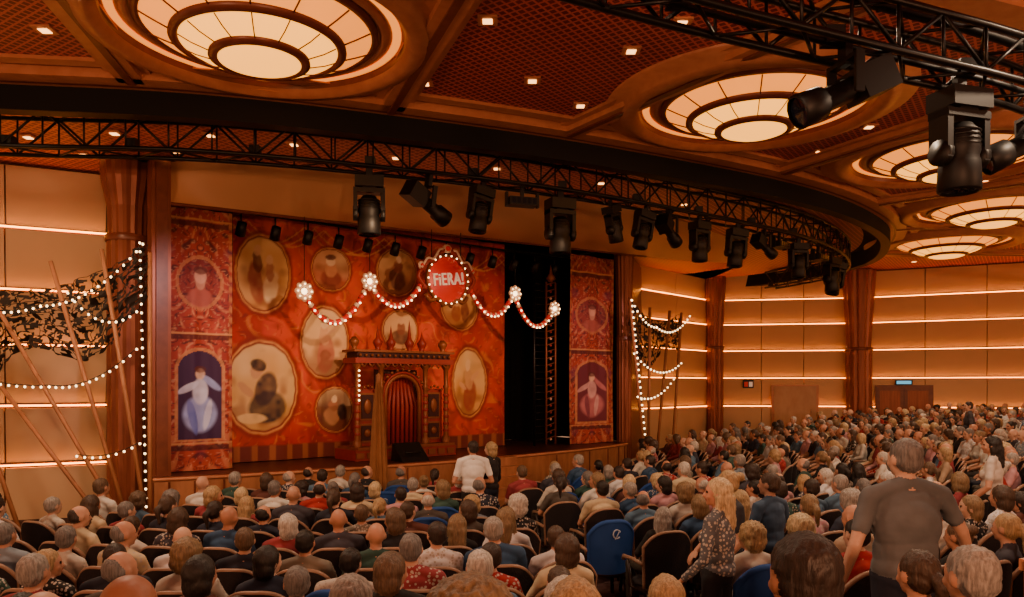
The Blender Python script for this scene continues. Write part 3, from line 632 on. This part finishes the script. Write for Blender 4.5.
class Body:
    def __init__(s): s.p=[]
    def ell(s,c,r,lab,R=None): s.p.append(('e',Vector(c),Vector(r),R or Matrix.Identity(3),lab))
    def cap(s,a,b,ra,rb,lab): s.p.append(('c',Vector(a),Vector(b),ra,rb,lab))
    def build(s,name,voxel,hairamp=.006):
        mb=MB()
        for q in s.p:
            if q[0]=='e':
                T=Matrix.Translation(q[1])@q[3].to_4x4()@Matrix.Diagonal((*q[2],1)); 
                mb.lathe([(max(1e-5,math.sin(math.pi*i/14)),-math.cos(math.pi*i/14)) for i in range(15)],'black',24,T)
            else:
                a,b2,ra,rb=q[1:5]; d=b2-a; Ln=max(d.length,1e-4); z=d.normalized(); x=z.orthogonal().normalized(); y=z.cross(x)
                T=Matrix((x,y,z)).transposed().to_4x4(); T.translation=a
                pr=[(max(1e-5,ra*math.cos(g)),ra*math.sin(g)) for g in np.linspace(-math.pi/2,0,6)]+[(max(1e-5,rb*math.cos(g)),Ln+rb*math.sin(g)) for g in np.linspace(0,math.pi/2,6)]
                mb.lathe(pr,'black',14,T)
        me=mb.mesh('tmp'); bm=bmesh.new(); bm.from_mesh(me); bmesh.ops.remove_doubles(bm,verts=bm.verts,dist=2e-4); bmesh.ops.holes_fill(bm,edges=bm.edges,sides=0); bm.to_mesh(me); bm.free()
        o=bpy.data.objects.new('tmp',me); bpy.context.scene.collection.objects.link(o)
        md=o.modifiers.new('r','REMESH'); md.mode='VOXEL'; md.voxel_size=voxel
        sm=o.modifiers.new('s','SMOOTH'); sm.iterations=2; sm.factor=.5
        bpy.context.view_layer.update()
        out=bpy.data.meshes.new_from_object(o.evaluated_get(bpy.context.evaluated_depsgraph_get())); bpy.data.objects.remove(o)
        out.name=name; out.materials.clear()
        for k in LAB: out.materials.append(PMAT[k])
        nv=len(out.vertices); co=np.empty(nv*3); out.vertices.foreach_get('co',co); co=co.reshape(-1,3)
        npol=len(out.polygons); ct=np.empty(npol*3); out.polygons.foreach_get('center',ct); ct=ct.reshape(-1,3)
        def lab(P):
            best=np.full(len(P),9.); li=np.zeros(len(P),int)
            for q in s.p:
                if q[0]=='e':
                    R=np.array(q[3]); r=np.array(q[2]); l=(P-np.array(q[1]))@R; k0=np.linalg.norm(l/r,axis=1); k1=np.linalg.norm(l/(r*r),axis=1)+1e-9; d=k0*(k0-1)/k1
                else:
                    a=np.array(q[1]);d_=np.array(q[2])-a; t=np.clip(((P-a)@d_)/max(d_@d_,1e-9),0,1); d=np.linalg.norm(P-a-t[:,None]*d_,axis=1)-(q[3]*(1-t)+q[4]*t)
                if q[-1] in('eye','lip'): d=d-.002
                m=d<best; best[m]=d[m]; li[m]=LAB.index(q[-1])
            return li
        lv=lab(co); hi=LAB.index('hair')
        nr=np.empty(nv*3); out.vertices.foreach_get('normal',nr); nr=nr.reshape(-1,3)
        for i in np.where(lv==hi)[0]:
            p=Vector(co[i]); co[i]+=nr[i]*hairamp*(noise.noise(Vector((p.x*40,p.y*40,p.z*18)))+.6*noise.noise(p*70))
        for i in np.where(lv==LAB.index('shirt'))[0]:
            p=Vector(co[i]); co[i]+=nr[i]*.007*noise.noise(Vector((p.x*12,p.y*12,p.z*17)))
        out.vertices.foreach_set('co',co.reshape(-1)); out.polygons.foreach_set('material_index',lab(ct)); out.polygons.foreach_set('use_smooth',[True]*npol); out.update()
        return out
def head(B,c,yaw=0,pitch=0,hair='short'):
    R=(Matrix.Rotation(yaw,3,'Z')@Matrix.Rotation(pitch,3,'X')); c=Vector(c)
    P=lambda *a: c+R@Vector(a)
    E_=lambda a,r,l: B.ell(P(*a),r,l,R)
    E_((0,-.008,.015),(.074,.094,.092),'skin'); E_((0,.028,-.045),(.056,.062,.066),'skin'); E_((0,.066,-.088),(.026,.02,.02),'skin'); E_((0,.04,0),(.064,.05,.06),'skin')
    B.cap(P(0,.088,.0),P(0,.104,-.032),.009,.014,'skin'); B.cap(P(-.03,.078,.026),P(.03,.078,.026),.01,.01,'skin')
    for s in(-1,1):
        E_((s*.079,-.004,-.012),(.011,.02,.032),'skin'); E_((s*.031,.08,.004),(.013,.01,.008),'eye'); E_((s*.038,.062,-.035),(.022,.022,.022),'skin')
    B.cap(P(-.018,.088,-.06),P(.018,.088,-.06),.006,.006,'lip')
    if hair in('short','bob','long','bun','pony','grey'):
        E_((0,-.02,.03),(.083,.098,.09),'hair'); E_((0,-.045,-.015),(.08,.065,.065),'hair')
    if hair=='balding':
        E_((0,-.04,-.012),(.083,.072,.055),'hair'); E_((0,-.06,.02),(.07,.055,.06),'hair')
    if hair in('bob','long'):
        E_((0,-.035,.01),(.1,.092,.1),'hair'); E_((0,-.05,-.06),(.098,.07,.09),'hair')
    if hair=='long':
        B.cap(P(-.03,-.07,-.05),P(-.03,-.1,-.25),.07,.045,'hair'); B.cap(P(.03,-.07,-.05),P(.035,-.1,-.24),.07,.04,'hair')
        B.cap(P(-.075,-.01,-.04),P(-.08,.0,-.2),.03,.02,'hair'); B.cap(P(.075,-.01,-.04),P(.08,.0,-.2),.03,.02,'hair')
    if hair=='curly':
        E_((0,-.025,.03),(.112,.11,.108),'hair'); E_((0,-.055,-.04),(.11,.075,.085),'hair')
    if hair=='bun': E_((0,-.115,.06),(.045,.042,.042),'hair')
    if hair=='pony': B.cap(P(0,-.1,.02),P(0,-.15,-.02),.03,.035,'hair'); B.cap(P(0,-.15,-.02),P(.01,-.13,-.18),.035,.015,'hair')
def hand(B,w,d,curl,side):
    w=Vector(w);d=Vector(d).normalized(); x=d.cross(Vector((0,0,1)));  x=x.normalized() if x.length>.1 else Vector((0,1,0)); n=x.cross(d)
    R=Matrix((x,n,d)).transposed()
    B.ell(w+d*.045,(.04,.017,.05),'skin',R)
    for i,(off,l) in enumerate(((-.028,.065),(-.01,.078),(.009,.073),(.027,.056))):
        a=w+d*.08+x*off; m=a+d*l*.5*math.cos(curl*.5)-n*l*.5*math.sin(curl*.5); e=m+d*l*.5*math.cos(curl)-n*l*.5*math.sin(curl)
        B.cap(a,m,.009,.0085,'skin'); B.cap(m,e,.0085,.0075,'skin')
    a=w+d*.02+x*side*.03; B.cap(a,a+d*.035+x*side*.025,.012,.01,'skin'); B.cap(a+d*.035+x*side*.025,a+d*.065+x*side*.03,.01,.008,'skin')
def upper(B,pz,sz,w=1.,fem=False,lean=0,sleeve='short',arms=None):
    f=.9 if fem else 1.; h=sz-pz; y=lambda t: -.02+lean*t
    B.ell((0,0,pz),(.165*w,.125*w,.12),'pants'); B.ell((0,y(.3)+.01,pz+h*.3),(.155*w*f,.12*w,.16),'shirt')
    B.ell((0,y(.65),pz+h*.62),(.172*w*f,.115*w,.2),'shirt'); B.ell((0,y(.85)-.005,pz+h*.84),(.17*w*f,.095,.11),'shirt')
    B.ell((0,y(.1)+.005,pz+h*.1),(.168*w*f,.128*w,.1),'shirt')
    sh=.185*w*f
    for s in(-1,1):
        B.cap((0,y(1)-.01,sz+.045),(s*sh,y(1),sz-.02),.05,.056,'shirt')
        if fem: B.ell((s*.07,y(.65)+.09,pz+h*.62),(.06,.05,.06),'shirt')
        el,wr=arms[0 if s<0 else 1]; S0=Vector((s*sh,y(1),sz-.03)); el=Vector(el); wr=Vector(wr)
        if sleeve=='short':
            mid=S0.lerp(el,.62); B.cap(S0,mid,.058*(.92 if fem else 1),.052,'shirt'); B.cap(mid,el,.042,.037,'skin'); B.cap(el,wr,.038,.026,'skin')
        else:
            B.cap(S0,el,.056,.043,'shirt'); B.cap(el,el.lerp(wr,.93),.043,.031,'shirt')
        B.cap(el,wr,.03,.024,'skin'); hand(B,wr,(wr-el),.8,-s)
    B.cap((0,y(1)-.005,sz),(0,y(1)+.01,sz+.11),.056,.05,'skin')
    return (0,y(1)+.02,sz+.19)
def seated(name,hair,fem,w,yaw,pitch=0,voxel=.0125,sleeve='short',hamp=.006):
    B=Body(); arms=[((-.26,.04,.72),(-.13,.28,.64)),((.26,.04,.72),(.13,.28,.64))]
    hc=upper(B,.53,.98 if not fem else .95,w,fem,-.02,sleeve,arms)
    for s in(-1,1):
        B.cap((s*.09,.02,.52),(s*.12,.46,.52),.085*w,.06,'pants'); B.cap((s*.12,.46,.51),(s*.12,.44,.12),.058,.038,'pants'); B.cap((s*.12,.42,.05),(s*.13,.6,.035),.042,.033,'shoe')
    head(B,hc,yaw,pitch,hair); return B.build(name,voxel,hamp)
def standing(name,hair,fem,w,H,yaw,arms,sleeve='short',voxel=.0095,hamp=.006):
    B=Body(); k=H/1.75; sz=1.42*k; pz=.94*k
    hc=upper(B,pz,sz,w,fem,0,sleeve,arms)
    for s in(-1,1):
        B.cap((s*.085,0,pz-.03),(s*.1,.02,.5*k),.09*w,.06,'pants'); B.cap((s*.1,.02,.5*k),(s*.11,-.02,.1),.058,.038,'pants'); B.cap((s*.11,-.03,.045),(s*.125,.14,.035),.042,.034,'shoe')
    head(B,hc,yaw,0,hair); return B.build(name,voxel,hamp)
V=[]
for h,fe,w,yw in [('short',0,1.08,0),('short',0,1,.35),('balding',0,1.1,0),('balding',0,1.02,-.5),('bald',0,1.08,.1),('short',0,1.15,-.3),('short',0,1.1,.1),
                  ('bob',1,1,0),('bob',1,1.05,.7),('long',1,1,0),('curly',1,1.02,-.1),('bun',1,.98,.2),('long',1,1,-.6),('curly',1,1.08,.4),('pony',1,1,-.3),('bob',1,1.1,-.9)]:
    V.append((h,fe,seated('seated_%s'%h,h,fe,w,yw,0,.0125,'long' if fe and random.random()<.5 else 'short',.012 if h=='curly' else .006)))
SH=['#d0ccc4','#c4beb4','#1c2030','#14141a','#20283c','#7c7468','#4c4844','#90343c','#9c2024','#c09098','#2c4c70','#50708c','#c8b898','#a89078','#583028','#305048','#d8d4cc','#7c8c9c','#181818','#3c3c48','#d8d8dc']
HM=[0.05,.15,.25,.35,.75,.85,.95,.75,.85,.15]; HF=[.05,.15,.25,.35,.45,.55,.65,.55,.95,.85,.25,.75]
def dress(o,fem,shirt=None,hair=None):
    c=srgb(shirt or random.choice(SH)); o.color=(c[0],c[1],c[2],hair if hair is not None else random.choice(HF if fem else HM))
    if shirt is None and random.random()<.16: o.pass_index=1
def chair(fab,emblem=False):
    b=MB()
    def bp(a,v,off):
        top=.97-.16*abs(a)**3.2; z=.36+(top-.36)*v; x=a*(.24+.035*v); y=-.25-.05*v+.11*a*a+off; return (x,y,z)
    b.grid(lambda u,v:bp(u*2-1,v,0),14,8,fab); b.grid(lambda u,v:bp(1-u*2,v,-.05),14,8,'blue' if emblem else fab)
    out=[bp(-1,v/8,-.025) for v in range(9)]+[bp(-1+2*i/20,1,-.025) for i in range(1,20)]+[bp(1,1-v/8,-.025) for v in range(9)]
    b.tube(out,.021 if not emblem else .03,'seatrim' if not emblem else 'blue',8)
    b.tube([bp(-1+2*i/12,0,-.025) for i in range(13)],.025,'seatleg',6)
    b.ball((0,.02,.385),(.25,.27,.06),fab,None,16); b.box((0,.0,.34),(.44,.46,.06),'seatleg')
    for s in(-1,1):
        b.tube([(s*.28,-.2,.63),(s*.29,.0,.65),(s*.29,.2,.64),(s*.285,.22,.6)],.022,'seatrim',7); b.tube([(s*.28,.12,.63),(s*.27,.08,.34),(s*.2,.0,.3)],.02,'seatleg',6)
        b.tube([(s*.2,-.18,.33),(s*.22,-.2,-.0)],.022,'seatleg',6); b.tube([(s*.2,.18,.33),(s*.22,.2,-.0)],.022,'seatleg',6)
    if emblem:
        pts=[(.045*math.cos(g),-.382,.84+.05*math.sin(g)) for k,g in enumerate(np.linspace(.4,5.6,12))]; b.tube(pts,.008,'white',6); b.tube([(-.02,-.382,.78),(.03,-.382,.87)],.007,'white',5)
    return b.mesh('theatre_seat')
cm,cb=chair('seatfab'),chair('seatfab',True)
seats=empty('theatre_seat_rows'); aud=empty('seated_audience')
BLUE=[(400,495,13),(570,480,14),(600,505,11),(677,512,9),(655,578,6),(695,582,6),(830,530,7),(520,520,10),(542,500,12),(600,560,6.5),(385,500,12.5),(668,550,6.9),(610,520,9.3)]
BLP=[((px-512)/760*d,d) for px,py,d in BLUE]
cnt=0
def facing(x,y):
    d=Vector((MC.x-x,MC.y-y)); return math.atan2(d.y,d.x)-math.pi/2
r=5.3; row=0
while r<19.5:
    n=int(r*math.radians(215)/.56)
    for i in range(n):
        a=math.radians(-180)+i*.56/r+(row%2)*.28/r
        x=MC.x+r*math.cos(a); y=MC.y+r*math.sin(a)
        if y<3.3 or abs(x/y)>.74: continue
        if x<-4.6 and y>10.4+.25*(x+4.6): continue
        if y>27.5 or (x>12 and y>26.5) or x>17: continue
        p=Vector((x,y,0))-S(5.45,0); t=p.dot(Nn)
        if t<2.5: continue
        ad=math.degrees(a)
        da=abs(ad+75)*math.pi/180*r
        if da<.48 : continue
        if abs(ad+38)*math.pi/180*r<.5: continue
        if x>1.3 and y<5.2: continue
        if math.hypot(x-1.62,y-6)<.5 or math.hypot(x-1.95,y-6.9)<.45 or math.hypot(x-2.5,y-7.4)<.5 or math.hypot(x-6.05,y-9.6)<.45 or math.hypot(x-11.1,y-18.5)<.45: continue
        z=floor_z(x,y); fz=facing(x,y); M=Matrix.Translation((x,y,z))@Matrix.Rotation(fz,4,'Z')
        nb=min(math.hypot(x-q[0],y-q[1]) for q in BLP); blue=nb<.36 or (da<2.8 and random.random()<.14 and r>6.5)
        c=link('theatre_seat',cb if blue else cm,seats,M)
        occ=.97
        if blue: occ=.8
        elif da<2.0 and r<9: occ=.85
        if random.random()<occ:
            h,fe,me=random.choice(V); s=random.uniform(.95,1.06)
            o=link('seated_person',me,aud,Matrix.Translation((x,y,z))@Matrix.Rotation(fz+random.gauss(0,.13),4,'Z')@Matrix.Rotation(random.gauss(0,.035),4,'Y')@Matrix.Scale(s,4)); dress(o,fe); cnt+=1
    r+=.93; row+=1
print('audience',cnt)
FG=[(.735,1.95,1.335,'short',0,.15,'#5c4438',1.1,'seated_man'),(1.73,2.9,1.10,'short',0,.85,'#6c7078',1.05,'seated_man'),(1.93,3.65,.92,'pony',1,.25,'#3c3c44',1,'seated_woman'),
    (-1.05,2.1,1.18,'bald',0,.5,'#7c7468',1.1,'seated_man'),(-.1,1.8,1.27,'curly',1,.45,'#c8b490',1.05,'seated_woman'),(.22,2.75,1.02,'bob',1,.55,'#8c2c30',1,'seated_woman'),(-.62,2.95,.98,'short',0,.85,'#28304c',1.05,'seated_man'),
    (-1.75,2.85,.93,'balding',0,.85,'#4c6078',1.05,'seated_man'),(1.2,2.95,.86,'bob',1,.15,'#9c2424',1,'seated_woman')]
for x,y,top,h,fe,hc,sc,w,nm in FG:
    me=seated(nm,h,fe,w,0,0,.009,'short',.012 if h=='curly' else .006); ht=max(v.co.z for v in me.vertices)
    z=top-ht; fz=facing(x,y); M=Matrix.Translation((x,y,z))@Matrix.Rotation(fz,4,'Z'); o=link(nm,me,None,M); dress(o,fe,sc,hc); link('theatre_seat',cm,seats,M)
def stand(nm,x,y,H,h,fe,w,yaw,face,shirt,hc,arms,sleeve='short',z=None,hamp=.006,pat=0):
    me=standing(nm,h,fe,w,H,yaw,arms,sleeve,.0095,hamp); z=floor_z(x,y) if z is None else z
    o=link(nm,me,None,Matrix.Translation((x,y,z))@Matrix.Rotation(face,4,'Z')); dress(o,fe,shirt,hc); o.pass_index=pat; return o
dn=[((-.27,-.02,1.12),(-.28,.06,.86)),((.27,-.02,1.12),(.28,.06,.86))]
stand('standing_man',2.27,4.4,1.77,'short',0,1.2,.15,.12,'#62666a',.75,[((-.32,-.03,1.14),(-.36,.05,.9)),((.36,.0,1.2),(.5,.1,1.0))])
stand('standing_man',-.62,12,1.82,'short',0,1.1,.3,.2,'#e4e0dc',.15,[((-.3,-.04,1.14),(-.12,.14,1.1)),((.3,-.04,1.14),(.14,.16,1.12))])
stand('standing_woman',-.36,12.6,1.76,'bob',1,.98,.2,.9,'#181418',.55,[((-.24,.02,1.1),(-.1,.2,1.2)),((.24,.02,1.1),(.2,.15,.95))],'long')
stand('standing_woman',1.62,6.0,1.64,'long',1,1,.5,.9,'#5c6068',.65,[((-.24,.0,1.02),(-.22,.18,.85)),((.24,.0,1.02),(.2,.2,.88))],'long',pat=1)
stand('standing_woman',1.95,6.9,1.7,'bun',1,1,-.4,1.8,'#2c2c34',.55,[((-.24,.0,1.08),(-.22,.18,.9)),((.24,.0,1.08),(.2,.2,.92))])
stand('standing_man',2.5,7.4,1.6,'short',0,1,.3,.6,'#3c5470',.25,[((-.26,.0,1.05),(-.25,.15,.85)),((.26,.0,1.05),(.25,.15,.85))])
stand('standing_woman',6.05,9.6,1.72,'long',1,1,.3,.9,'#d0c8c0',.05,[((-.24,.0,1.08),(-.22,.18,.9)),((.24,.0,1.08),(.2,.2,.92))])
stand('standing_man',11.1,18.5,1.8,'short',0,1.05,.3,1.2,'#3c3c44',.15,dn)
b=MB(); b.box((0,0,.45),(1.6,.09,1.1),'fascia'); b.box((0,0,1.03),(1.7,.22,.06),'tan'); b.box((-.8,0,.5),(.12,.16,1.1),'tandk')
for i in range(3): b.box((-.5+.5*i,-.055,.55),(.4,.02,.7),'tandk')
o=b.obj('wooden_partition'); o.matrix_world=Matrix.Translation((3.5,4.3,-.28))@Matrix.Rotation(.45,4,'Z')
# ---------------------------------------------------------------- lights
def light(kind,name,loc,energy,col,tgt=None,size=.1,ang=100,blend=.6):
    l=bpy.data.lights.new(name,kind); l.energy=energy; l.color=srgb(col)[:3]; l.shadow_soft_size=size
    if kind=='SPOT': l.spot_size=math.radians(ang); l.spot_blend=blend
    o=bpy.data.objects.new(name,l); bpy.context.scene.collection.objects.link(o); o.location=loc
    if tgt is not None: o.rotation_euler=(Vector(tgt)-Vector(loc)).to_track_quat('-Z','Y').to_euler()
    return o
for x,y in[(-3.5,7.4),(3.4,8.8),(8.3,12.0),(10.5,18),(-6.5,9.5),(6,6.5),(13,22)]:
    light('SPOT','house_spotlight',(x,y,5.6),460,'#ffdab4',(x,y+.01,0),.15,150,.5)
light('SPOT','house_spotlight',(0,4.6,5.6),220,'#ffdab4',(0,4.61,0),.15,150,.5)
for s,t in((1.5,1.8),(4.5,4.5),(7.5,7.5)):
    light('SPOT','stage_spotlight',S(s,6.8,4.5),1050,'#ffcc9c',S(t,-1,2.5),.1,42,.9)
light('SPOT','stage_spotlight',S(-.2,5.6,4.5),560,'#ffd0d0',S(0,0,2.5),.1,46,.8)
light('SPOT','stage_spotlight',S(10.5,5.6,4.5),620,'#ffc0b4',S(11,0,2.6),.1,46,.8)
light('SPOT','added_wall_fill',(-7.5,9.5,5.4),300,'#ffca94',(-9,14.5,2),.15,90,.8)  # added fill spot brightening the left wall and column, not a house fixture
for x,y,tx_,ty_ in[(-7,-2,-4,9),(2,-2.5,2,9),(12,1,9,12),(21,9,13,19)]:
    light('SPOT','added_ceiling_fill',(x,y,2.4),1350,'#ffb080',(tx_,ty_,6.2),.3,120,.9)  # added out-of-view spots that brighten the ceiling; the hall has no such lamps
w=bpy.data.worlds.new('world'); bpy.context.scene.world=w; w.use_nodes=True
w.node_tree.nodes['Background'].inputs[0].default_value=srgb('#ffbc90'); w.node_tree.nodes['Background'].inputs[1].default_value=.5
